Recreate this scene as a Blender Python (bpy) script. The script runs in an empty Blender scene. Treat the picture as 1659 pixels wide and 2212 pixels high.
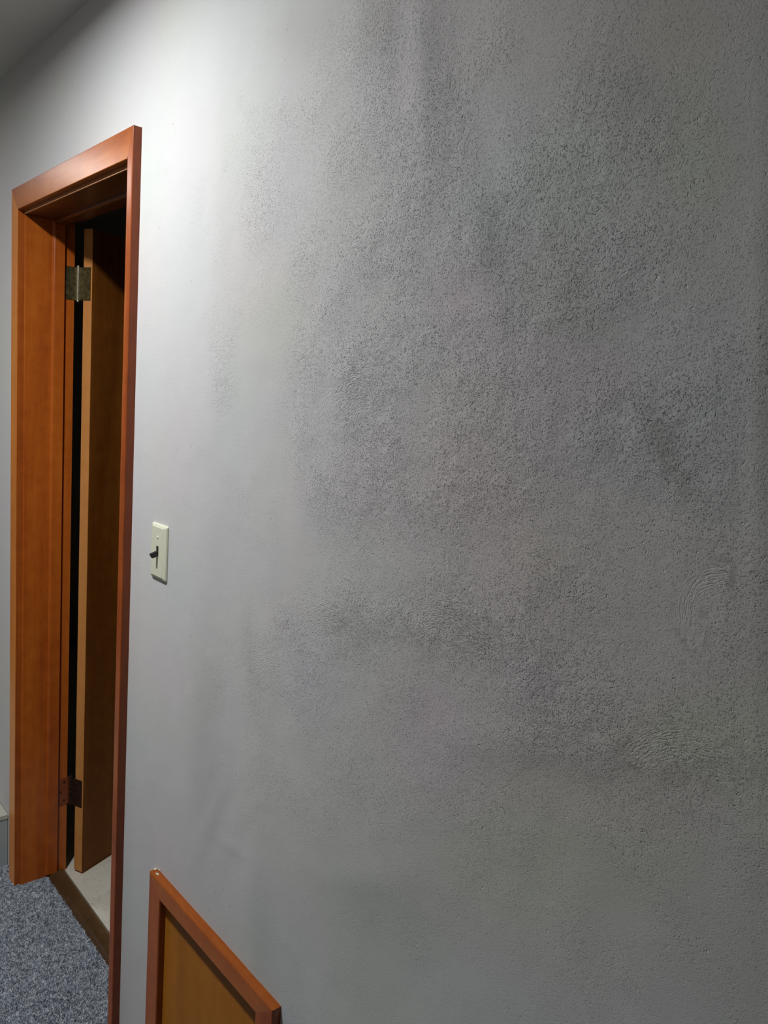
import bpy, bmesh, math, random
import numpy as np
from mathutils import Vector, Matrix, noise as mn

sc = bpy.context.scene
C = sc.collection
random.seed(7)

# ------------------------------------------------------------------ camera
F_PX = 1678.256
cam_d = bpy.data.cameras.new('camera')
cam = bpy.data.objects.new('camera', cam_d); C.objects.link(cam)
r = Vector((0.6553, 0.7522, 0.0692)).normalized()
f = Vector((-0.7408, 0.6579, -0.1357)).normalized()
u = r.cross(f).normalized(); f = u.cross(r).normalized()
cam.matrix_world = Matrix(((r.x, u.x, -f.x, 0), (r.y, u.y, -f.y, -0.7051),
                           (r.z, u.z, -f.z, 1.5719), (0, 0, 0, 1)))
cam_d.sensor_fit = 'VERTICAL'; cam_d.sensor_height = 24.0
cam_d.lens = F_PX / 2212 * 24.0
cam_d.clip_start = 0.02
sc.camera = cam

# ------------------------------------------------------------------ world, lights, exposure
w = bpy.data.worlds.new('world'); sc.world = w; w.use_nodes = True
w.node_tree.nodes['Background'].inputs[0].default_value = (0.9, 0.93, 1, 1)
w.node_tree.nodes['Background'].inputs[1].default_value = 0.0
sc.view_settings.view_transform = 'Standard'; sc.view_settings.look = 'None'
sc.view_settings.gamma = 1; sc.view_settings.use_curve_mapping = False
sc.view_settings.exposure = 0.0
LX, PW, SPR, FILLX, PF, OPP, DR = -1.47, 20.8, 175.5, -3.3, 5.5, 0.2, 0.42
LIGHT = (LX, -0.64)


def area(name, loc, size, watts, color, rot=(0, 0, 0), spread=math.pi):
    d = bpy.data.lights.new(name, 'AREA'); d.shape = 'DISK'; d.size = size
    d.energy = watts; d.color = color; d.spread = spread
    o = bpy.data.objects.new(name, d); C.objects.link(o)
    o.location = loc; o.rotation_euler = rot
    return o


area('downlight_lamp', (LIGHT[0], LIGHT[1], 2.424), 0.13, PW, (0.94, 0.975, 1.0), spread=math.radians(SPR))
area('added_fill_lamp', (FILLX, -0.64, 2.424), 0.13, PF, (1.0, 0.97, 0.93))  # added fill with no known source, lifts the left part of the wall

# ------------------------------------------------------------------ material helpers


def mat(name):
    m = bpy.data.materials.new(name); m.use_nodes = True
    nt = m.node_tree; b = nt.nodes['Principled BSDF']
    return m, nt, b


def N(nt, t, **kw):
    n = nt.nodes.new(t)
    for k, v in kw.items():
        if k.startswith('i_'):
            n.inputs[int(k[2:]) if k[2:].isdigit() else k[2:].replace('_', ' ')].default_value = v
        else: setattr(n, k, v)
    return n


def L(nt, a, b): nt.links.new(a, b)


def ramp(nt, fac, stops):
    n = nt.nodes.new('ShaderNodeValToRGB')
    e = n.color_ramp.elements
    while len(e) < len(stops): e.new(0.5)
    for i, (p, c) in enumerate(stops):
        e[i].position = p; e[i].color = (*c, 1) if len(c) == 3 else c
    L(nt, fac, n.inputs[0]); return n.outputs[0]


def math_n(nt, op, a, b=None, c=None, clamp=False):
    n = nt.nodes.new('ShaderNodeMath'); n.operation = op; n.use_clamp = clamp
    for i, v in enumerate((a, b, c)):
        if v is None: continue
        if isinstance(v, (int, float)): n.inputs[i].default_value = v
        else: L(nt, v, n.inputs[i])
    return n.outputs[0]


def mixc(nt, fac, a, b, mode='MIX'):
    n = nt.nodes.new('ShaderNodeMix'); n.data_type = 'RGBA'; n.blend_type = mode
    for i, v in ((0, fac), (6, a), (7, b)):
        if isinstance(v, (int, float)): n.inputs[i].default_value = v
        elif isinstance(v, tuple): n.inputs[i].default_value = (*v, 1)
        else: L(nt, v, n.inputs[i])
    return n.outputs[2]


def noise(nt, vec, scale, detail=2, rough=0.5, dist=0.0):
    n = nt.nodes.new('ShaderNodeTexNoise')
    n.inputs['Scale'].default_value = scale; n.inputs['Detail'].default_value = detail
    n.inputs['Roughness'].default_value = rough; n.inputs['Distortion'].default_value = dist
    L(nt, vec, n.inputs['Vector']); return n.outputs[0]


def wood(name, dark, mid, light, axis='Z', rough=0.32, coat=0.35, streak=1.0, seed=0.0):
    m, nt, b = mat(name)
    tc = N(nt, 'ShaderNodeTexCoord')
    mp = N(nt, 'ShaderNodeMapping')
    s = {'X': (0.06, 1, 1), 'Y': (1, 0.06, 1), 'Z': (1, 1, 0.06)}[axis]
    mp.inputs['Scale'].default_value = s
    mp.inputs['Location'].default_value = (seed, seed * 0.7, seed * 1.3)
    L(nt, tc.outputs['Object'], mp.inputs[0])
    v = mp.outputs[0]
    big = noise(nt, v, 14, 2, 0.5, 0.6)
    fine = noise(nt, v, 160, 4, 0.6, 0.3)
    mott = noise(nt, tc.outputs['Object'], 26, 3, 0.6)
    k = math_n(nt, 'ADD', math_n(nt, 'MULTIPLY', big, 0.62 * streak), math_n(nt, 'MULTIPLY', fine, 0.22))
    k = math_n(nt, 'ADD', k, math_n(nt, 'MULTIPLY', mott, 0.30))
    k = math_n(nt, 'ADD', k, 0.31 * (1 - streak) - 0.07)
    col = ramp(nt, k, [(0.30, dark), (0.50, mid), (0.72, light)])
    L(nt, col, b.inputs['Base Color'])
    b.inputs['Roughness'].default_value = rough
    b.inputs['Coat Weight'].default_value = coat * .45; b.inputs['Coat Roughness'].default_value = 0.28
    b.inputs['Specular IOR Level'].default_value = 0.3; b.inputs['Diffuse Roughness'].default_value = 0.7
    bp = N(nt, 'ShaderNodeBump'); bp.inputs['Strength'].default_value = 0.15; bp.inputs['Distance'].default_value = 0.0006
    L(nt, fine, bp.inputs['Height']); L(nt, bp.outputs[0], b.inputs['Normal'])
    return m


def paint(name, col, rough=0.7, bump=0.15, scale=300, var=0.04):
    m, nt, b = mat(name)
    tc = N(nt, 'ShaderNodeTexCoord')
    n1 = noise(nt, tc.outputs['Object'], 6, 3)
    c = mixc(nt, n1, tuple(x * (1 - var) for x in col), tuple(min(1, x * (1 + var)) for x in col))
    L(nt, c, b.inputs['Base Color']); b.inputs['Roughness'].default_value = rough
    n2 = noise(nt, tc.outputs['Object'], scale, 2)
    bp = N(nt, 'ShaderNodeBump'); bp.inputs['Strength'].default_value = bump; bp.inputs['Distance'].default_value = 0.001
    L(nt, n2, bp.inputs['Height']); L(nt, bp.outputs[0], b.inputs['Normal'])
    return m


# ------------------------------------------------------------------ materials
ORD, ORM, ORL = (0.30, 0.058, 0.010), (0.43, 0.098, 0.013), (0.52, 0.14, 0.020)
M_casing = wood('orange_varnished_wood', ORD, ORM, ORL, 'Z', seed=1.3)
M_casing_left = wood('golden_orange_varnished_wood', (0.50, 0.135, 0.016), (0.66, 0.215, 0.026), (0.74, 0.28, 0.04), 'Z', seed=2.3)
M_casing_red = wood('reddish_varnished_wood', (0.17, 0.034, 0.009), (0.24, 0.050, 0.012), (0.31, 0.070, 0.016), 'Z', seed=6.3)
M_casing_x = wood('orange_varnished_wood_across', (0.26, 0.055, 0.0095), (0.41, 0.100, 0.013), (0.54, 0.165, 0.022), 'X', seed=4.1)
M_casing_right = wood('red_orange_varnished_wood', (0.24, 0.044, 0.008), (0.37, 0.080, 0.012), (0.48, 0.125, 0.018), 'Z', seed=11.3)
M_jamb = wood('jamb_wood', (0.40, 0.078, 0.010), (0.54, 0.128, 0.014), (0.66, 0.19, 0.022), 'Z', seed=7.7)
M_head = wood('shade_darkened_head_wood', (0.10, 0.028, 0.010), (0.15, 0.042, 0.012), (0.20, 0.06, 0.016), 'X', seed=3.7)  # shade under the door head is put into this darker colour
M_lip = wood('pale_lip_wood', (0.45, 0.16, 0.05), (0.58, 0.24, 0.08), (0.66, 0.30, 0.11), 'X', seed=8.7)
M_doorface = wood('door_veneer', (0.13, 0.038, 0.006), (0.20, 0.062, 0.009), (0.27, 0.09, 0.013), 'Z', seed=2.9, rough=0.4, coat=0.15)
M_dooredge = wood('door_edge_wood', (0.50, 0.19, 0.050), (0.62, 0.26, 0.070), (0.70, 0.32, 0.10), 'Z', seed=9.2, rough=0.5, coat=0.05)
M_panel = wood('panel_veneer', (0.34, 0.115, 0.010), (0.42, 0.148, 0.014), (0.50, 0.185, 0.020), 'Z', seed=5.5, rough=0.4, coat=0.15)
M_thresh = wood('threshold_wood', (0.07, 0.035, 0.014), (0.12, 0.062, 0.024), (0.20, 0.11, 0.045), 'X', seed=3.3, rough=0.4)
M_ivory = paint('ivory_plastic', (0.80, 0.78, 0.60), 0.35, 0.02, 200, 0.01)
M_toggle = paint('black_plastic', (0.012, 0.010, 0.012), 0.3, 0.0)
M_slot = paint('dark_slot', (0.02, 0.018, 0.014), 0.6, 0.0)
M_gray = paint('grey_riser_paint', (0.50, 0.53, 0.52), 0.6, 0.1)
M_cream = paint('cream_tread', (0.62, 0.62, 0.52), 0.5, 0.1)
M_ceil = paint('ceiling_paint', (0.62, 0.62, 0.60), 0.8, 0.3, 500)
M_room = paint('room_paint', (0.35, 0.33, 0.28), 0.8, 0.1)
M_oppo = paint('opposite_wall_paint', (OPP, OPP * .985, OPP * .95), 0.8, 0.3, 400)
M_caulk = paint('white_caulk', (0.66, 0.60, 0.48), 0.6, 0.2)

M_brass, nt, b = mat('aged_brass')
tc = N(nt, 'ShaderNodeTexCoord')
L(nt, ramp(nt, noise(nt, tc.outputs['Object'], 90, 4, 0.6), [(0.3, (0.10, 0.085, 0.04)), (0.7, (0.33, 0.28, 0.12))]), b.inputs['Base Color'])
b.inputs['Metallic'].default_value = 0.85; b.inputs['Roughness'].default_value = 0.42
M_screw, nt, b = mat('bright_brass_screw')
tc = N(nt, 'ShaderNodeTexCoord')
L(nt, ramp(nt, noise(nt, tc.outputs['Object'], 200, 2), [(0.3, (0.5, 0.44, 0.3)), (0.7, (0.7, 0.64, 0.5))]), b.inputs['Base Color'])
b.inputs['Metallic'].default_value = 0.9; b.inputs['Roughness'].default_value = 0.25
M_brown, nt, b = mat('dark_bronze')
tc = N(nt, 'ShaderNodeTexCoord')
L(nt, ramp(nt, noise(nt, tc.outputs['Object'], 120, 4, 0.6), [(0.3, (0.035, 0.015, 0.010)), (0.7, (0.10, 0.05, 0.03))]), b.inputs['Base Color'])
b.inputs['Metallic'].default_value = 0.6; b.inputs['Roughness'].default_value = 0.45

# carpet
M_carpet, nt, b = mat('blue_grey_carpet')
tc = N(nt, 'ShaderNodeTexCoord')
n1 = noise(nt, tc.outputs['Object'], 260, 3, 0.7)
col = ramp(nt, n1, [(0.36, (0.07, 0.085, 0.12)), (0.50, (0.27, 0.31, 0.37)), (0.66, (0.56, 0.61, 0.68))])
L(nt, col, b.inputs['Base Color']); b.inputs['Roughness'].default_value = 1.0
b.inputs['Specular IOR Level'].default_value = 0.1
bp = N(nt, 'ShaderNodeBump'); bp.inputs['Strength'].default_value = 0.9; bp.inputs['Distance'].default_value = 0.004
L(nt, n1, bp.inputs['Height']); L(nt, bp.outputs[0], b.inputs['Normal'])
M_pile, nt, b = mat('carpet_fibres')
at = N(nt, 'ShaderNodeAttribute', attribute_name='tint')
L(nt, ramp(nt, at.outputs['Fac'], [(0.0, (0.17, 0.19, 0.23)), (0.35, (0.52, 0.56, 0.63)), (0.7, (0.80, 0.84, 0.89)), (1.0, (0.93, 0.94, 0.95))]), b.inputs['Base Color'])
b.inputs['Roughness'].default_value = 0.9; b.inputs['Specular IOR Level'].default_value = 0.15

# cream stone-look vinyl
M_tile, nt, b = mat('cream_veined_vinyl')
tc = N(nt, 'ShaderNodeTexCoord')
v = tc.outputs['Object']
n0 = noise(nt, v, 9, 5, 0.65, 0.8)
vor = N(nt, 'ShaderNodeTexVoronoi', feature='DISTANCE_TO_EDGE'); vor.inputs['Scale'].default_value = 22
wv = N(nt, 'ShaderNodeVectorMath', operation='ADD')
nn = N(nt, 'ShaderNodeTexNoise'); nn.inputs['Scale'].default_value = 14; nn.inputs['Detail'].default_value = 5
sca = N(nt, 'ShaderNodeVectorMath', operation='SCALE'); sca.inputs['Scale'].default_value = 0.12
L(nt, v, nn.inputs['Vector']); L(nt, nn.outputs[1], sca.inputs[0]); L(nt, v, wv.inputs[0]); L(nt, sca.outputs[0], wv.inputs[1])
L(nt, wv.outputs[0], vor.inputs['Vector'])
vein = ramp(nt, vor.outputs['Distance'], [(0.0, (1, 1, 1)), (0.035, (0, 0, 0))])
br = noise(nt, v, 30, 3, 0.6)
veinm = math_n(nt, 'MULTIPLY', vein, ramp(nt, br, [(0.42, (0, 0, 0)), (0.6, (1, 1, 1))]))
base = ramp(nt, n0, [(0.3, (0.76, 0.70, 0.56)), (0.7, (0.90, 0.85, 0.73))])
L(nt, mixc(nt, math_n(nt, 'MULTIPLY', veinm, 0.6), base, (0.40, 0.29, 0.17)), b.inputs['Base Color'])
b.inputs['Roughness'].default_value = 0.45

# plaster of the long wall
M_wall, nt, b = mat('sand_textured_grey_plaster')
tc = N(nt, 'ShaderNodeTexCoord')
ob = tc.outputs['Object']
aM = N(nt, 'ShaderNodeAttribute', attribute_name='grit').outputs['Fac']
aArc = N(nt, 'ShaderNodeAttribute', attribute_name='brush').outputs['Fac']
aUV = N(nt, 'ShaderNodeAttribute', attribute_name='brush_uv').outputs['Vector']
aTint = N(nt, 'ShaderNodeAttribute', attribute_name='tint').outputs['Color']
warp = N(nt, 'ShaderNodeTexNoise'); warp.inputs['Scale'].default_value = 40; warp.inputs['Detail'].default_value = 2
L(nt, ob, warp.inputs['Vector'])
ws = N(nt, 'ShaderNodeVectorMath', operation='SCALE'); ws.inputs['Scale'].default_value = 0.009
L(nt, warp.outputs[1], ws.inputs[0])
wa = N(nt, 'ShaderNodeVectorMath', operation='ADD'); L(nt, ob, wa.inputs[0]); L(nt, ws.outputs[0], wa.inputs[1])
g1 = noise(nt, wa.outputs[0], 470, 3, 0.7)
g2 = noise(nt, ob, 1000, 2, 0.6)
gb = noise(nt, aUV, 1.0, 2, 0.6)
pat = noise(nt, ob, 22, 3, 0.6)
gm = math_n(nt, 'MULTIPLY', aM, math_n(nt, 'ADD', math_n(nt, 'MULTIPLY', pat, 1.3), 0.35))
pit = ramp(nt, g1, [(0.34, (0, 0, 0)), (0.435, (0.9, 0.9, 0.9)), (0.60, (1, 1, 1))])
pitb = ramp(nt, gb, [(0.36, (0, 0, 0)), (0.52, (1, 1, 1))])
pitall = mixc(nt, aArc, pit, pitb)
gcoarse = ramp(nt, noise(nt, wa.outputs[0], 210, 2, 0.6), [(0.27, (0, 0, 0)), (0.36, (1, 1, 1))])
h = math_n(nt, 'MULTIPLY', math_n(nt, 'ADD', pitall, math_n(nt, 'MULTIPLY', gcoarse, 0.9)), gm)
h = math_n(nt, 'ADD', h, math_n(nt, 'MULTIPLY', g2, 0.16))
# small scattered pinholes
vp = N(nt, 'ShaderNodeTexVoronoi'); vp.inputs['Scale'].default_value = 42; vp.inputs['Randomness'].default_value = 1
L(nt, ob, vp.inputs['Vector'])
vsep = N(nt, 'ShaderNodeSeparateColor'); L(nt, vp.outputs['Color'], vsep.inputs[0])
vrad = math_n(nt, 'MULTIPLY', math_n(nt, 'GREATER_THAN', vsep.outputs[0], 0.72), math_n(nt, 'ADD', math_n(nt, 'MULTIPLY', vsep.outputs[1], 0.035), 0.022))
hole = math_n(nt, 'GREATER_THAN', vp.outputs['Distance'], vrad)
h = math_n(nt, 'ADD', h, math_n(nt, 'MULTIPLY', hole, 0.3))
bp = N(nt, 'ShaderNodeBump'); bp.inputs['Strength'].default_value = 1.0; bp.inputs['Distance'].default_value = 0.0020
L(nt, h, bp.inputs['Height']); L(nt, bp.outputs[0], b.inputs['Normal'])
basec = mixc(nt, 1.0, (0.655, 0.638, 0.620), aTint, 'MULTIPLY')
pit_dark = math_n(nt, 'MULTIPLY', math_n(nt, 'SUBTRACT', 1.0, ramp(nt, g1, [(0.31, (0, 0, 0)), (0.40, (1, 1, 1))])), math_n(nt, 'MULTIPLY', gm, 0.52), clamp=True)  # darker tone in the pits of the grit
pit_dark = math_n(nt, 'MAXIMUM', pit_dark, math_n(nt, 'MULTIPLY', math_n(nt, 'SUBTRACT', 1.0, hole), 0.6))
L(nt, mixc(nt, pit_dark, basec, (0.12, 0.115, 0.105)), b.inputs['Base Color'])
b.inputs['Roughness'].default_value = 0.85; b.inputs['Specular IOR Level'].default_value = 0.25
b.inputs['Diffuse Roughness'].default_value = DR

for _m in (M_doorface, M_panel, M_dooredge): _m.node_tree.nodes['Principled BSDF'].inputs['Specular IOR Level'].default_value = 0.12; _m.node_tree.nodes['Principled BSDF'].inputs['Coat Weight'].default_value = 0

# ------------------------------------------------------------------ mesh helpers


def link(name, me, m, parent=None):
    o = bpy.data.objects.new(name, me); C.objects.link(o)
    if m is not None: me.materials.append(m)
    if parent: o.parent = parent
    return o


def fin(name, bm, m, parent=None, bevel=0.0, seg=2, smooth=False):
    if bevel:
        bmesh.ops.bevel(bm, geom=list(bm.edges), offset=bevel, segments=seg, profile=0.5, affect='EDGES', clamp_overlap=True)
    bmesh.ops.recalc_face_normals(bm, faces=bm.faces)
    me = bpy.data.meshes.new(name); bm.to_mesh(me); bm.free()
    if smooth:
        for p in me.polygons: p.use_smooth = True
    return link(name, me, m, parent)


def add_box(bm, lo, hi):
    vs = [bm.verts.new((x, y, z)) for x in (lo[0], hi[0]) for y in (lo[1], hi[1]) for z in (lo[2], hi[2])]
    for q in ((0, 1, 3, 2), (4, 6, 7, 5), (0, 4, 5, 1), (2, 3, 7, 6), (0, 2, 6, 4), (1, 5, 7, 3)):
        bm.faces.new([vs[i] for i in q])
    return vs


def box(name, lo, hi, m, parent=None, bevel=0.0, seg=2):
    bm = bmesh.new(); add_box(bm, lo, hi); return fin(name, bm, m, parent, bevel, seg)


def slab_xz(name, pts, y0, y1, m, parent=None, bevel=0.002, seg=2):
    """Board with outline pts in the XZ plane, from y0 (front) to y1."""
    bm = bmesh.new()
    a = [bm.verts.new((x, y0, z)) for x, z in pts]; c = [bm.verts.new((x, y1, z)) for x, z in pts]
    bm.faces.new(a); bm.faces.new(c[::-1])
    for i in range(len(pts)):
        j = (i + 1) % len(pts); bm.faces.new((a[i], c[i], c[j], a[j]))
    if bevel:
        es = [e for e in bm.edges if all(abs(vv.co.y - y0) < 1e-6 for vv in e.verts)
              and min(abs(e.verts[0].co.x - e.verts[1].co.x), abs(e.verts[0].co.z - e.verts[1].co.z)) < 1e-4]
        bmesh.ops.bevel(bm, geom=es, offset=bevel, segments=seg, profile=0.5, affect='EDGES')
    return fin(name, bm, m, parent)


def cyl(bm, p0, p1, rad, n=20, cap=True):
    p0, p1 = Vector(p0), Vector(p1); d = (p1 - p0); q = d.to_track_quat('Z', 'Y').to_matrix().to_4x4()
    q.translation = (p0 + p1) / 2
    bmesh.ops.create_cone(bm, cap_ends=cap, segments=n, radius1=rad, radius2=rad, depth=d.length, matrix=q)


def empty(name, loc=(0, 0, 0)):
    o = bpy.data.objects.new(name, None); C.objects.link(o); o.location = loc; return o


def tag(o, label=None, cat=None, group=None, kind=None):
    for k, v_ in (('label', label), ('category', cat), ('group', group), ('kind', kind)):
        if v_: o[k] = v_
    return o


def keep(o, root):
    """parent without moving: mesh is built in world coordinates, the root is not at the origin"""
    o.parent = root; o.matrix_parent_inverse = Matrix.Translation(-root.location)
    return o


# ------------------------------------------------------------------ long wall with the door opening
X0, X1, ZT = -3.8, 3.0, 2.44
HX0, HX1, HZ = -2.403, -1.637, 2.048


def lerp_lines(a, b, step):
    n = max(1, round((b - a) / step)); return [a + (b - a) * i / n for i in range(n + 1)]


def uniq(l):
    o = []
    for x in sorted(l):
        if not o or x - o[-1] > 1e-5: o.append(x)
    return o


PX0, PX1, PZ0, PZ1 = -1.41, -1.00, 0.05, 0.50      # hole behind the small framed panel
xs = uniq(lerp_lines(X0, -3.0, .1) + lerp_lines(-3.0, HX0, .02) + lerp_lines(HX0, HX1, .02) + lerp_lines(HX1, PX0, .008)
          + lerp_lines(PX0, PX1, .008) + lerp_lines(PX1, 0.0, .008) + lerp_lines(0.0, X1, .05))
zs = uniq(lerp_lines(0, PZ0, .05) + lerp_lines(PZ0, PZ1, .01) + lerp_lines(PZ1, HZ, .008) + lerp_lines(HZ, ZT, .01))
XX, ZZ = np.meshgrid(np.array(xs), np.array(zs), indexing='ij')

#RELIEF_BEGIN
# hand-trowelled relief: (x, z, half-width, half-height, tilt in degrees, rise towards the hall in mm)
RELIEF = [(-1.289, 1.912, 0.183, 0.02926, 94.96, 2.6), (-1.538, 2.216, 0.1038, 0.02017, 94.68, 0.5), (-1.351, 2.189, 0.07915, 0.01998, 95.95, 0.6), (-0.787, 2.003, 0.08597, 0.0185, 97.27, 3), (-0.9018, 2.087, 0.03917, 0.02383, 112.8, 2), (-1.091, 2.136, 0.04461, 0.02874, 116.1, 0.9), (-0.5135, 1.927, 0.0558, 0.01823, 153.6, 2.2), (-0.653, 1.762, 0.06803, 0.01516, 107.7, 2.4), (-0.6071, 1.848, 0.05545, 0.01415, 125.4, 1.8), (-1.135, 1.134, 0.07241, 0.01893, 114.5, 1.6), (-1.32, 0.891, 0.1411, 0.03074, 93.41, 1.5), (-1.23, 0.7672, 0.07632, 0.01544, 63.09, 1.3), (-1.15, 0.7501, 0.04167, 0.009433, -170.4, 0.9), (-1.086, 0.7201, 0.03619, 0.02054, 81.15, 1), (-1.058, 0.5748, 0.1038, 0.01837, 94, 1.1), (-0.4058, 1.552, 0.04252, 0.009515, 126.9, 2.6), (-0.7479, 1.355, 0.08281, 0.02182, -167.8, 1.3), (-0.5293, 1.19, 0.1091, 0.01914, -164.2, 1.2), (-0.7878, 0.881, 0.06947, 0.01924, -149.5, 1), (-0.3041, 1.585, 0.2036, 0.005551, 97.51, 2), (-0.9048, 1.605, 0.04379, 0.01776, 122.2, 1), (-1.01, 1.472, 0.08008, 0.01517, 95.34, 0.7), (-0.7579, 1.448, 0.06895, 0.01803, 111.2, 1.2), (-0.5339, 1.399, 0.04224, 0.01689, 95.8, 1.4), (-0.9891, 2.005, 0.1054, 0.02235, 96.49, 0.9), (-0.2966, 1.272, 0.05383, 0.01264, -157.1, 0.9), (-0.5323, 1.702, 0.05433, 0.01634, 120.7, 1.6), (-0.4493, 1.795, 0.06285, 0.01711, 127, 1.5)]
GRIT = [(-0.7739, 1.843, 0.1421, 0.1051, 118.9, 0.8), (-0.8179, 2.006, 0.07579, 0.05239, 132.9, 0.65), (-0.6707, 1.72, 0.1079, 0.0646, 170.3, 0.8), (-0.5037, 1.757, 0.0735, 0.06964, 118.8, 0.6), (-0.4928, 1.574, 0.1042, 0.04405, -177.6, 0.8), (-0.4201, 1.565, 0.0459, 0.04107, 170.8, 0.55), (-0.6136, 1.485, 0.08711, 0.04979, -172.6, 0.7), (-0.8103, 1.493, 0.08745, 0.07022, -174.5, 0.7), (-0.8407, 1.593, 0.06979, 0.03826, 179.9, 0.8), (-0.9657, 1.527, 0.07726, 0.04149, 96.11, 0.5), (-0.7132, 1.287, 0.1609, 0.0306, -164.8, 0.7), (-0.5607, 1.338, 0.06289, 0.03236, -162.8, 0.7), (-0.4538, 1.257, 0.05482, 0.02939, -154.9, 1), (-0.5174, 1.371, 0.04767, 0.03776, 85.2, 0.6), (-0.3696, 1.248, 0.0577, 0.02267, -155.5, 0.65), (-1.085, 1.09, 0.1056, 0.03142, -160.8, 0.4), (-0.9361, 1.221, 0.09801, 0.0357, -163.4, 0.5), (-1.073, 1.867, 0.148, 0.1008, 159.7, 0.3), (-0.3279, 1.477, 0.08577, 0.03891, 96.8, 0.4), (-0.3779, 1.689, 0.08665, 0.05315, 103.8, 0.25), (-0.5835, 1.815, 0.1332, 0.06256, 166.9, 0.45), (-0.7083, 1.632, 0.1638, 0.06891, 178.9, 0.5), (-1.255, 1.614, 0.09811, 0.03271, 95.14, 0.25), (-0.6217, 1.221, 0.1602, 0.03433, -160.7, 0.45), (-0.7854, 1.062, 0.267, 0.05187, -156.9, 0.2), (-0.3411, 1.22, 0.07697, 0.0433, -148, 0.25), (-0.5966, 1.925, 0.1066, 0.06641, 150.9, 0.25)]
BRUSH = [(-0.8565, 1.498, 0.09779, 0.01823, 80, 215), (-1.062, 1.073, 0.063, 0.01738, 30, 190), (-0.6547, 1.226, 0.08933, 0.01286, 35, 135), (-0.9028, 1.186, 0.06477, 0.01665, 50, 180), (-0.3188, 1.197, 0.07093, 0.009457, 60, 150), (-1.128, 1.569, 0.1049, 0.01469, 110, 200), (-0.3135, 1.401, 0.03499, 0.006998, 90, 240)]
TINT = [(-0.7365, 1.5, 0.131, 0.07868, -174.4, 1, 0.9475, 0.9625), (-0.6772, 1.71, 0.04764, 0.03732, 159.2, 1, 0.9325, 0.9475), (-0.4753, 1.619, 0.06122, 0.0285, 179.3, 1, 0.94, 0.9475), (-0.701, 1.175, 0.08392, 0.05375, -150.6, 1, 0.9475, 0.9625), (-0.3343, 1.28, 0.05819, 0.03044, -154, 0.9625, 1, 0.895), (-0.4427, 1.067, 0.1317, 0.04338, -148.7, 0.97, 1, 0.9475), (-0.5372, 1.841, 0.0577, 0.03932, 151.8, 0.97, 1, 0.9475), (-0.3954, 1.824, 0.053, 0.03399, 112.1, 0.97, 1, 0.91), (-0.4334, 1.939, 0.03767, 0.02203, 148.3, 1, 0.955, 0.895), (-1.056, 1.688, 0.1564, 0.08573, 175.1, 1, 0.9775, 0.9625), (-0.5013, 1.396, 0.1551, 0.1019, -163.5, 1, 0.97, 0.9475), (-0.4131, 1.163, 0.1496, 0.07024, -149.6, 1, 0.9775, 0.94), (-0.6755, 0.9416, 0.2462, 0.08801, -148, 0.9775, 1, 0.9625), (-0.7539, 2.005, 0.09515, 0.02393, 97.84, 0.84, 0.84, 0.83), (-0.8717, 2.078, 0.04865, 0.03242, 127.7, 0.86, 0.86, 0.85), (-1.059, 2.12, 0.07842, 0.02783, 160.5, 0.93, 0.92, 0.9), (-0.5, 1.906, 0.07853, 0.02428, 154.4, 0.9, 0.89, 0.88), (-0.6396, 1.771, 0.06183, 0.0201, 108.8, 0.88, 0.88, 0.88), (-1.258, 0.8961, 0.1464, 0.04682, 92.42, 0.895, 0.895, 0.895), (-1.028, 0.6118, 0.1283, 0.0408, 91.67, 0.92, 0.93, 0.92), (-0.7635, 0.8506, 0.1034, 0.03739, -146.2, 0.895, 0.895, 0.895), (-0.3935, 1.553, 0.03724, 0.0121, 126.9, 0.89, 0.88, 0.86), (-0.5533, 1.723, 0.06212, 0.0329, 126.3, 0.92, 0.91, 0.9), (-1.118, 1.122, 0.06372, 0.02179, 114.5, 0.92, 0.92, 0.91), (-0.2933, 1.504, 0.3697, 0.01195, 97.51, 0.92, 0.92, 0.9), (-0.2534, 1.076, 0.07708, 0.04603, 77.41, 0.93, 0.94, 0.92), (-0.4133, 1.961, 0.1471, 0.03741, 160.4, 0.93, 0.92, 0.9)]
#RELIEF_END


def gauss(x, z, sx, sz, ang):
    a = math.radians(ang); c, s = math.cos(a), math.sin(a)
    dx, dz = XX - x, ZZ - z
    p = (dx * c + dz * s) / sx; q = (-dx * s + dz * c) / sz
    return np.exp(-0.5 * (p * p + q * q))


def vnoise(scale, seed, stretch=(1, 1)):
    """smooth value noise on the wall grid"""
    rs = np.random.RandomState(seed)
    gx = (XX - X0) * scale * stretch[0]; gz = ZZ * scale * stretch[1]
    G = rs.rand(int(gx.max()) + 3, int(gz.max()) + 3)
    ix, iz = gx.astype(int), gz.astype(int); fx, fz = gx - ix, gz - iz
    fx = fx * fx * (3 - 2 * fx); fz = fz * fz * (3 - 2 * fz)
    return ((G[ix, iz] * (1 - fx) + G[ix + 1, iz] * fx) * (1 - fz) + (G[ix, iz + 1] * (1 - fx) + G[ix + 1, iz + 1] * fx) * fz) * 2 - 1


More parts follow.
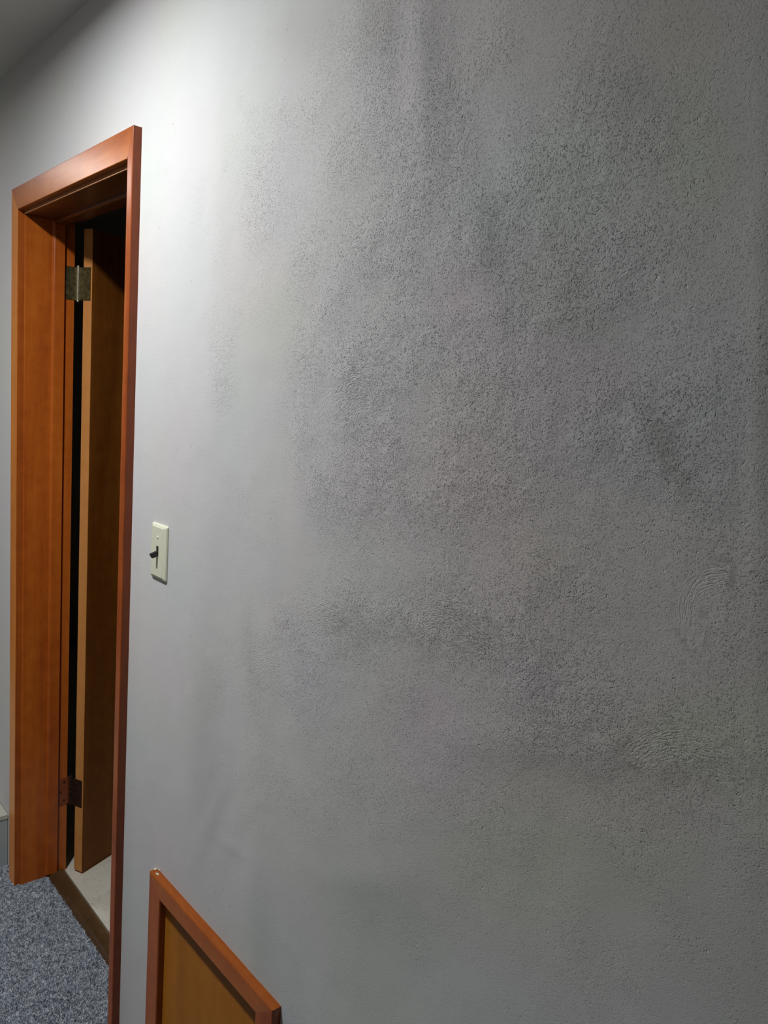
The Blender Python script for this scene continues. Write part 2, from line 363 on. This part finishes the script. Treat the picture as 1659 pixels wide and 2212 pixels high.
Hm = 2.2 * vnoise(3.5, 1, (1, .6)) + 1.9 * vnoise(8, 2, (1, .5)) + 0.50 * vnoise(19, 3, (1, .7)) + 0.12 * vnoise(43, 4)
for (x, z, sx, sz, an, am) in RELIEF: Hm = Hm + am * gauss(x, z, sx, sz, an)
fl = np.clip((XX + 1.62) / 0.25, 0, 1) * np.clip((0.0 - XX) / 0.1 + 1, 0, 1)       # flat around the door
fl = fl * np.clip((2.5 - ZZ) / .1, 0, 1)
pm = 1 - np.exp(-0.5 * (((XX + 1.2) / .26) ** 4 + ((ZZ - .3) / .26) ** 4))              # flat under the panel frame
sw = 1 - gauss(-1.479, 1.24, .06, .08, 0)
Hm = Hm * fl * pm * sw
grit = 0.05 + 0.16 * np.clip((XX + 1.25) / .4, 0, 1) * np.clip((ZZ - .6) / .5, 0.25, 1)
for (x, z, sx, sz, an, am) in GRIT: grit = grit + am * gauss(x, z, sx, sz, an)
grit = grit * (0.75 + 0.5 * vnoise(14, 11)) + 0.05 * vnoise(30, 12)
grit = np.clip(grit, 0.03, 1.0)
brush = 0 * XX; buv = np.stack([XX * 300, ZZ * 300, 0 * XX], -1)
for (x, z, rad, wd, a0, a1) in BRUSH:
    dx, dz = XX - x, ZZ - z; rr = np.hypot(dx, dz); aa = np.degrees(np.arctan2(dz, dx)) % 360
    mid = (a0 + a1) / 2; half = (a1 - a0) / 2
    dd = (aa - mid + 180) % 360 - 180
    ww = np.exp(-0.5 * ((rr - rad) / wd) ** 2) * np.clip((half - np.abs(dd)) / 25 + 0.5, 0, 1)
    sel = ww > brush
    brush = np.where(sel, ww, brush)
    buv[..., 0] = np.where(sel & (ww > .02), rr * 520, buv[..., 0])
    buv[..., 1] = np.where(sel & (ww > .02), np.radians(dd) * rad * 130, buv[..., 1])
brush = np.clip(brush * .75 * (1 + .4 * vnoise(25, 31)), 0, .6)
tint = np.ones(XX.shape + (4,))
va = vnoise(5, 21); vb = vnoise(7, 22)
tint[..., 0] += 0.022 * va; tint[..., 1] += -0.012 * va + .010 * vb; tint[..., 2] += -0.020 * vb + .008 * vnoise(6, 23)
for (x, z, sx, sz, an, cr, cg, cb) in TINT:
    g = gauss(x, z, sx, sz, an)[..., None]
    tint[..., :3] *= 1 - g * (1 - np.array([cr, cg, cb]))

nx, nz = len(xs), len(zs)
co = np.stack([XX, -Hm * 0.001, ZZ], -1).reshape(-1, 3)
cxm = (np.array(xs)[:-1] + np.array(xs)[1:]) / 2; czm = (np.array(zs)[:-1] + np.array(zs)[1:]) / 2
CX, CZ = np.meshgrid(cxm, czm, indexing='ij')
keepc = ~(((CX > HX0) & (CX < HX1) & (CZ < HZ)) | ((CX > PX0) & (CX < PX1) & (CZ > PZ0) & (CZ < PZ1)))
ii, jj = np.nonzero(keepc)
base_i = ii * nz + jj
faces = np.stack([base_i, base_i + nz, base_i + nz + 1, base_i + 1], -1)
verts = [tuple(c) for c in co.tolist()]; faces = faces.tolist()
# the wall's thickness: returns round the opening and the far side
k = len(verts)
for (x, z) in ((X0, 0), (HX0, 0), (HX1, 0), (X1, 0), (X0, HZ), (HX0, HZ), (HX1, HZ), (X1, HZ), (X0, ZT), (HX0, ZT), (HX1, ZT), (X1, ZT)):
    verts.append((x, 0.12, z))
faces += [[k, k + 4, k + 5, k + 1], [k + 2, k + 6, k + 7, k + 3], [k + 4, k + 8, k + 9, k + 5], [k + 5, k + 9, k + 10, k + 6], [k + 6, k + 10, k + 11, k + 7]]
e = len(verts)
verts += [(HX0, 0, 0), (HX0, 0, HZ), (HX1, 0, HZ), (HX1, 0, 0)]
faces += [[e, e + 1, k + 5, k + 1], [e + 1, e + 2, k + 6, k + 5], [e + 2, e + 3, k + 2, k + 6]]
me = bpy.data.meshes.new('wall_front'); me.from_pydata(verts, [], faces); me.update()
nv = len(verts); pad = nv - nx * nz
for nm, arr in (('grit', grit), ('brush', brush)):
    at_ = me.attributes.new(nm, 'FLOAT', 'POINT')
    at_.data.foreach_set('value', np.concatenate([arr.reshape(-1), np.zeros(pad)]).astype(np.float32))
at_ = me.attributes.new('brush_uv', 'FLOAT_VECTOR', 'POINT')
at_.data.foreach_set('vector', np.concatenate([buv.reshape(-1, 3), np.zeros((pad, 3))]).astype(np.float32).reshape(-1))
at_ = me.attributes.new('tint', 'FLOAT_COLOR', 'POINT')
at_.data.foreach_set('color', np.concatenate([tint.reshape(-1, 4), np.ones((pad, 4))]).astype(np.float32).reshape(-1))
nf = len(ii)
me.polygons.foreach_set('use_smooth', np.array([i < nf for i in range(len(faces))]))
wall = link('wall_front', me, M_wall); tag(wall, kind='structure')

# ------------------------------------------------------------------ rest of the hallway shell and the room beyond
YO = -1.24
tag(box('wall_back', (X0, YO - .1, 0), (X1, YO, ZT), M_oppo), kind='structure')
tag(box('wall_left', (X0 - .1, YO - .1, 0), (X0, 0.12, ZT), M_oppo), kind='structure')
tag(box('wall_right', (X1, YO - .1, 0), (X1 + .1, 0.12, ZT), M_oppo), kind='structure')
tag(box('ceiling', (X0 - .1, YO - .1, ZT), (X1 + .1, 0.12, ZT + .1), M_ceil), kind='structure')
fo = box('floor', (X0 - .1, YO - .1, -.05), (X1 + .1, 0.092, 0), M_carpet); tag(fo, kind='structure')
rb = bmesh.new()
RX0, RX1, RY = -4.6, -0.9, 3.2
tag(box('floor_beyond', (RX0, 0.122, -.04), (RX1, RY, 0.004), M_tile), kind='structure')
tag(box('wall_beyond_far', (RX0, RY, -.04), (RX1, RY + .1, ZT), M_room), kind='structure')
tag(box('wall_beyond_left', (RX0 - .1, 0.12, -.04), (RX0, RY + .1, ZT), M_room), kind='structure')
tag(box('wall_beyond_right', (RX1, 0.12, -.04), (RX1 + .1, RY + .1, ZT), M_room), kind='structure')
tag(box('ceiling_beyond', (RX0 - .1, 0.12, ZT), (RX1 + .1, RY + .1, ZT + .1), M_room), kind='structure')

# ------------------------------------------------------------------ door_1: jambs, stops, casing, threshold, hinges, leaf
door = empty('door_1', (-2.02, 0, 0)); tag(door, kind='structure')
CO0, CI0, CI1, CO1 = -2.447, -2.391, -1.649, -1.624
CO1 = -1.6225
CZI, CZO = 2.040, 2.101
CI1b = -1.649
WC = 0.056
cL0, cL1 = CO0, CO0 + WC
T = 0.019


def dpart(o, label=None):
    keep(o, door)
    if label: o['label'] = label
    return o


# the right casing shows a narrower face: it laps the wall's edge
def two_tone(o, m2, test):
    o.data.materials.append(m2)
    for p in o.data.polygons:
        if test(p): p.material_index = 1
    return o


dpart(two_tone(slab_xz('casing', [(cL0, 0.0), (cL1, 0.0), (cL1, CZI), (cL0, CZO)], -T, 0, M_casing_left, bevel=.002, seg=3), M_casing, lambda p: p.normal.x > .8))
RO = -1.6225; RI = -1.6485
dpart(two_tone(slab_xz('casing', [(RI, 0.0), (RO, 0.0), (RO, CZO), (RI, CZI)], -T, 0, M_casing_right, bevel=.0025, seg=3), M_casing_red, lambda p: p.normal.x > .8))  # side face in darker wood: its shade is put into the colour
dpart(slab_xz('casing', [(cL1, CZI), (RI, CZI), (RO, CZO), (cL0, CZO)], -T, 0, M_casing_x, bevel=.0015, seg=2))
JL, JR, JT, JB = -2.385, -1.655, 2.030, 0.138
dpart(box('jamb', (HX0, 0.0, 0), (JL, JB, JT), M_jamb, bevel=.001, seg=1))
dpart(box('jamb', (JR, 0.0, 0), (HX1, JB, JT), M_jamb, bevel=.001, seg=1))
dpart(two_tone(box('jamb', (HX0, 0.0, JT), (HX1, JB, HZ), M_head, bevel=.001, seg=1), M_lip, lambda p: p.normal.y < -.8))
dpart(box('jamb_lip', (JL, -.0030, JT - .0006), (JR, 0.0, JT + .005), M_lip, bevel=.001, seg=2), 'pale thin lip under the head casing')


def stop(lo, hi, rnd):
    bm = bmesh.new(); add_box(bm, lo, hi)
    es = [e for e in bm.edges if rnd(e)]
    bmesh.ops.bevel(bm, geom=es, offset=.007, segments=5, profile=.5, affect='EDGES')
    return bm


S0, S1, ST = .073, .1055, .011
dpart(fin('door_stop', stop((JL, S0, 0.012), (JL + ST, S1, JT), lambda e: all(abs(v_.co.y - S0) < 1e-6 and abs(v_.co.x - JL - ST) < 1e-6 for v_ in e.verts)), M_jamb, smooth=False))
dpart(fin('door_stop', stop((JR - ST, S0, 0.012), (JR, S1, JT), lambda e: all(abs(v_.co.y - S0) < 1e-6 and abs(v_.co.x - JR + ST) < 1e-6 for v_ in e.verts)), M_jamb))
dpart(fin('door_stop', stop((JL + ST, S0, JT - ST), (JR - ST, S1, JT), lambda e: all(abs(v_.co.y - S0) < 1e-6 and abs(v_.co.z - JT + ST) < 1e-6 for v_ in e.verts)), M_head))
# threshold strip with a sloped hall side
bm = bmesh.new()
prof = [(.076, -.002), (.084, .009), (.092, .012), (.124, .013), (.134, .004)]
a = [bm.verts.new((JL, y, z)) for y, z in prof]; c = [bm.verts.new((JR, y, z)) for y, z in prof]
for i in range(len(prof) - 1): bm.faces.new((a[i], a[i + 1], c[i + 1], c[i]))
bm.faces.new(a[::-1]); bm.faces.new(c); bm.faces.new((a[0], c[0], c[-1], a[-1]))
dpart(fin('threshold', bm, M_thresh), 'dark brown wooden threshold strip')

PIN = Vector((-2.378, 0.146, 0)); TH = math.radians(113)
R113 = Matrix.Rotation(TH, 4, 'Z'); TP = Matrix.Translation(PIN) @ R113
LX0, LX1, LY0, LY1, LZ0, LZ1 = .001, .712, -.054, -.019, .012, 2.018
leaf = bpy.data.objects.new('door_leaf', None)


def local_fin(name, bm, m, parent, smooth=False):
    bmesh.ops.recalc_face_normals(bm, faces=bm.faces)
    bmesh.ops.transform(bm, matrix=TP, verts=bm.verts)
    me_ = bpy.data.meshes.new(name); bm.to_mesh(me_); bm.free()
    if smooth:
        for p in me_.polygons: p.use_smooth = True
    o = link(name, me_, m)
    return o


# leaf: veneered core, face material on broad faces and edge wood on the edges
bm = bmesh.new(); add_box(bm, (LX0, LY0, LZ0), (LX1, LY1, LZ1))
bmesh.ops.bevel(bm, geom=list(bm.edges), offset=.0015, segments=2, profile=.5, affect='EDGES')
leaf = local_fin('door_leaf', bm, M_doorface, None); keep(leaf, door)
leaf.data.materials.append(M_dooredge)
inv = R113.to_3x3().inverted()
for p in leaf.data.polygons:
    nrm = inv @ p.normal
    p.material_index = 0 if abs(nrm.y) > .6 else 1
# knob at the free edge of the leaf, both sides
bm = bmesh.new()
for s, y0 in ((-1, LY0), (1, LY1)):
    cyl(bm, (LX1 - .06, y0, .95), (LX1 - .06, y0 + s * .006, .95), .03, 28)
    cyl(bm, (LX1 - .06, y0, .95), (LX1 - .06, y0 + s * .04, .95), .011, 20)
    bmesh.ops.create_uvsphere(bm, u_segments=24, v_segments=14, radius=.026, matrix=Matrix.Translation((LX1 - .06, y0 + s * .052, .95)) @ Matrix.Diagonal((1, .75, 1, 1)))
o = local_fin('door_knob', bm, M_brass, None, True); o.parent = leaf; o.matrix_parent_inverse = leaf.matrix_parent_inverse.copy()
o.matrix_parent_inverse = Matrix.Identity(4)


def hinge(z0, z1, m, ms, mj=None):
    h_ = box('hinge', (JL - .0002, .1065, z0), (JL + .0018, PIN.y - .003, z1), mj or m, None, .0004, 1)   # jamb leaf
    keep(h_, door)

    def sub(o_):
        o_.parent = h_; return o_
    # knuckle barrel, five segments with finial tips
    bm = bmesh.new(); n = 5; st = (z1 - z0) / n
    for i in range(n):
        cyl(bm, (PIN.x, PIN.y, z0 + i * st + .0004), (PIN.x, PIN.y, z0 + (i + 1) * st - .0004), .0058, 20)
    cyl(bm, (PIN.x, PIN.y, z0 - .002), (PIN.x, PIN.y, z1 + .002), .0046, 16)
    bmesh.ops.create_uvsphere(bm, u_segments=16, v_segments=8, radius=.0048, matrix=Matrix.Translation((PIN.x, PIN.y, z1 + .002)))
    bmesh.ops.create_uvsphere(bm, u_segments=16, v_segments=8, radius=.0048, matrix=Matrix.Translation((PIN.x, PIN.y, z0 - .002)))
    sub(fin('knuckle', bm, M_screw if m is M_brass else m, None, 0, smooth=False))
    # leaf let into the door's edge
    bm = bmesh.new(); add_box(bm, (LX0 - .0016, LY0 + .005, z0), (LX0 + .0002, -.002, z1))
    sub(local_fin('hinge_leaf', bm, m, None))
    for k_, (zz, yy) in enumerate(((.16, .128), (.5, .116), (.84, .128))):
        bm = bmesh.new(); zc = z0 + (z1 - z0) * zz
        cyl(bm, (JL + .0014, yy, zc), (JL + .0026, yy, zc), .0034, 16)
        sub(fin('screw', bm, ms))
        bm = bmesh.new()
        cyl(bm, (LX0 - .0014, -.028 - (.008 if k_ == 1 else 0), zc), (LX0 - .0026, -.028 - (.008 if k_ == 1 else 0), zc), .0034, 16)
        sub(local_fin('screw', bm, m, None))
    return h_


hinge(1.815, 1.909, M_brass, M_screw)['label'] = 'aged brass upper hinge'
hinge(0.234, 0.324, M_brown, M_brown, M_casing_red)['label'] = 'dark bronze lower hinge'

# ------------------------------------------------------------------ light switch
sw_ = empty('light_switch', (-1.479, 0, 1.2415))
tag(sw_, 'ivory light switch with black toggle on the grey wall right of the door', 'light switch')
hx, hz_ = .0352, .0575
bm = bmesh.new()
# plate as stacked rings: wall edge, rounded shoulder, raised middle field
rings = [(hx, hz_, -.0002), (hx, hz_, -.0020), (hx - .0012, hz_ - .0012, -.0040), (hx - .0045, hz_ - .0045, -.0058), (hx - .0105, hz_ - .006, -.0063), (hx - .0112, hz_ - .0066, -.0070)]
prev = None
for (a_, b_, y_) in rings:
    rr = .0035 if a_ > .03 else .0015; loop = []
    for (sx_, sz_, a0) in ((1, 1, 0), (-1, 1, 90), (-1, -1, 180), (1, -1, 270)):
        for q in range(4):
            t = math.radians(a0 + q * 30)
            loop.append(bm.verts.new((sx_ * (a_ - rr) + math.cos(t) * rr, y_, sz_ * (b_ - rr) + math.sin(t) * rr)))
    if prev:
        for i in range(len(loop)):
            j = (i + 1) % len(loop); bm.faces.new((prev[i], loop[i], loop[j], prev[j]))
    prev = loop
# front face with the toggle slot cut out
sl = [bm.verts.new((x_, -.0070, z_)) for x_, z_ in ((.0052, .0122), (-.0052, .0122), (-.0052, -.0122), (.0052, -.0122))]
for qd in range(4):
    q0 = prev[qd * 4:(qd + 1) * 4]; nxt = prev[((qd + 1) % 4) * 4]
    bm.faces.new([sl[qd]] + q0[::-1]) if False else bm.faces.new(q0 + [sl[qd]])
    bm.faces.new([q0[-1], nxt, sl[(qd + 1) % 4], sl[qd]])
sb = [bm.verts.new((v_.co.x, -.001, v_.co.z)) for v_ in sl]
for i in range(4):
    j = (i + 1) % 4; bm.faces.new((sl[i], sl[j], sb[j], sb[i]))
fin('cover_plate', bm, M_ivory, sw_)
box('switch_body', (-.0051, -.0024, -.0121), (.0051, -.0012, .0121), M_slot, sw_)
bm = bmesh.new()
a = [(-.0042, -.002, .0042), (.0042, -.002, .0042), (.0042, -.002, -.0085), (-.0042, -.002, -.0085)]
c = [(-.0036, -.0235, -.0035), (.0036, -.0235, -.0035), (.0036, -.0185, -.0125), (-.0036, -.0185, -.0125)]
av = [bm.verts.new(p_) for p_ in a]; cv = [bm.verts.new(p_) for p_ in c]
bm.faces.new(av); bm.faces.new(cv[::-1])
for i in range(4): bm.faces.new((av[i], cv[i], cv[(i + 1) % 4], av[(i + 1) % 4]))
tg = fin('toggle', bm, M_toggle, sw_, .0009, 3); tg['label'] = 'black toggle lever tilted down'
for dz in (.0302, -.0302):
    bm = bmesh.new()
    bmesh.ops.create_uvsphere(bm, u_segments=20, v_segments=10, radius=.0036, matrix=Matrix.Translation((0, -.0068, dz)) @ Matrix.Diagonal((1, .42, 1, 1)))
    fin('screw', bm, M_ivory, sw_, smooth=True)

# ------------------------------------------------------------------ small framed access panel low on the wall
ap = empty('access_panel', (-1.206, 0, 0.03))
tag(ap, 'low orange wooden framed access panel set in the grey wall', 'access panel')
AX0, AX1, AZ0, AZ1, AT, AW, AH = -1.4465, -0.9665, 0.028, 0.553, .0185, .052, .040


def apart(o): return keep(o, ap)


M_f1 = M_casing_right; M_f2 = M_casing_x
apart(slab_xz('frame_rail', [(AX0, AZ1), (AX1, AZ1), (AX1 - AW, AZ1 - AH), (AX0 + AW, AZ1 - AH)][::-1], -AT, 0, M_f2, bevel=.003, seg=3))
apart(slab_xz('frame_rail', [(AX0, AZ0), (AX1, AZ0), (AX1 - AW, AZ0 + AH), (AX0 + AW, AZ0 + AH)], -AT, 0, M_f2, bevel=.003, seg=3))
apart(slab_xz('frame_stile', [(AX0, AZ0), (AX0 + AW, AZ0 + AH), (AX0 + AW, AZ1 - AH), (AX0, AZ1)], -AT, 0, M_f1, bevel=.003, seg=3))
apart(slab_xz('frame_stile', [(AX1, AZ0), (AX1, AZ1), (AX1 - AW, AZ1 - AH), (AX1 - AW, AZ0 + AH)], -AT, 0, M_f1, bevel=.003, seg=3))
apart(box('panel_board', (AX0 + AW - .01, -.004, AZ0 + AH - .01), (AX1 - AW + .01, .006, AZ1 - AH + .01), M_panel, bevel=.0008, seg=1))['label'] = 'plain light brown veneer board'
bm = bmesh.new()
add_box(bm, (AX0 - .0012, -.0150, AZ0), (AX0 - .0001, -.0002, AZ1 - .006))
for (ex, ey, ez, sx_, sy_, sz_) in ((AX0 - .0006, -.0120, AZ1 - .006, .0022, .0050, .0085), (AX0 + .0010, -.0050, AZ1 + .0004, .0042, .0045, .0018),
                                    (AX0 + .0200, -.0090, AZ1 + .0001, .0048, .0026, .0006), (AX0 + .0170, -.0100, AZ1 + .0001, .0030, .0018, .0005), (AX0 + .010, -.0010, AZ1 + .0010, .004, .0014, .0018)):
    bmesh.ops.create_icosphere(bm, subdivisions=2, radius=1, matrix=Matrix.Translation((ex, ey, ez)) @ Matrix.Diagonal((sx_, sy_, sz_, 1)))
apart(fin('caulk_bead', bm, M_caulk, None, 0))['label'] = 'thin white caulk line'

# ------------------------------------------------------------------ low step at the hallway's end
st_ = empty('stair_step', (-2.53, -0.6, 0))
tag(st_, 'low grey step with cream tread at the hallway end left of the door', 'step')
keep(box('riser', (X0 + .002, YO + .002, 0), (-2.524, -.0015, .160), M_gray, None, .001, 1), st_)
keep(box('tread', (X0 + .002, YO + .002, .160), (-2.521, -.0015, .1765), M_cream, None, .002, 2), st_)

# ------------------------------------------------------------------ ceiling fittings (outside the frame: the main light and an added fill)
M_white = paint('white_enamel', (0.8, 0.8, 0.8), 0.4, 0.0)
M_diff, nt, b = mat('lit_diffuser'); b.inputs['Emission Color'].default_value = (1, .97, .9, 1); b.inputs['Emission Strength'].default_value = 1.5
b.inputs['Base Color'].default_value = (.8, .8, .8, 1)
for i, (lx, lab) in enumerate(((LIGHT[0], 'round ceiling light nearest the wooden door'), (FILLX, 'round added fill light above the low step'))):
    cl = empty('ceiling_light', (lx, -.62, 2.44)); tag(cl, lab, 'ceiling light', 'main ceiling light and added fill light of the hallway')
    bm = bmesh.new()
    for j in range(48):
        pass
    prof = [(.068, -.0005), (.068, -.012), (.080, -.013), (.092, -.006), (.095, -.0005)]
    rg = [[bm.verts.new((math.cos(t) * rd, math.sin(t) * rd, zz)) for t in [2 * math.pi * q / 48 for q in range(48)]] for rd, zz in prof]
    for aa_, bb_ in zip(rg, rg[1:]):
        for q in range(48): bm.faces.new((aa_[q], aa_[(q + 1) % 48], bb_[(q + 1) % 48], bb_[q]))
    fin('trim_ring', bm, M_white, cl, smooth=True)
    bm = bmesh.new(); cyl(bm, (0, 0, -.0005), (0, 0, -.011), .0675, 48); fin('diffuser', bm, M_diff, cl)

# ------------------------------------------------------------------ carpet pile near the door
rs = np.random.RandomState(3)
NB = 430000
bx_ = rs.uniform(-2.515, -0.95, NB); by_ = .079 - .92 * rs.beta(1, 1.25, NB)
ok = ~((by_ > -.021) & ((bx_ < cL1 + .001) & (bx_ > cL0 - .001) | (bx_ > RI - .001) & (bx_ < RO + .001)))
ok &= ~((by_ > -.003) & ((bx_ < JL + .001) | (bx_ > JR - .001)))
ok &= ~((by_ > -.021) & (bx_ > AX0 - .003))
bx_, by_ = bx_[ok], by_[ok]; nb = len(bx_)
an = rs.uniform(0, 2 * math.pi, nb); wd = rs.uniform(.0006, .0013, nb); hh = rs.uniform(.0035, .0068, nb)
lx_, ly_ = rs.normal(0, .0026, nb), rs.normal(0, .0026, nb)
V = np.zeros((nb, 5, 3))
cx_, sx_ = np.cos(an) * wd, np.sin(an) * wd
V[:, 0] = np.stack([bx_ - cx_, by_ - sx_, np.full(nb, -.001)], -1)
V[:, 1] = np.stack([bx_ + cx_, by_ + sx_, np.full(nb, -.001)], -1)
V[:, 2] = np.stack([bx_ + cx_ + lx_ * .5, by_ + sx_ + ly_ * .5, hh * .6], -1)
V[:, 3] = np.stack([bx_ - cx_ + lx_ * .5, by_ - sx_ + ly_ * .5, hh * .6], -1)
V[:, 4] = np.stack([bx_ + lx_, by_ + ly_, hh], -1)
bi = np.arange(nb) * 5
F4 = np.stack([bi, bi + 1, bi + 2, bi + 3], -1).tolist(); F3 = np.stack([bi + 3, bi + 2, bi + 4], -1).tolist()
me = bpy.data.meshes.new('carpet_pile'); me.from_pydata(V.reshape(-1, 3).tolist(), [], F4 + F3)
# yarn colour varies in small loops of neighbouring fibres
cell = (np.floor(bx_ / .0055).astype(int) * 7919 + np.floor(by_ / .0045).astype(int) * 104729) % 65521
tone = rs.rand(65521)[cell] * .75 + rs.rand(nb) * .25
at_ = me.attributes.new('tint', 'FLOAT', 'POINT'); at_.data.foreach_set('value', np.repeat(tone, 5).astype(np.float32))
pile = link('carpet_pile', me, M_pile)
tag(pile, 'blue grey heathered carpet pile in front of the wooden door', 'carpet', kind='stuff')
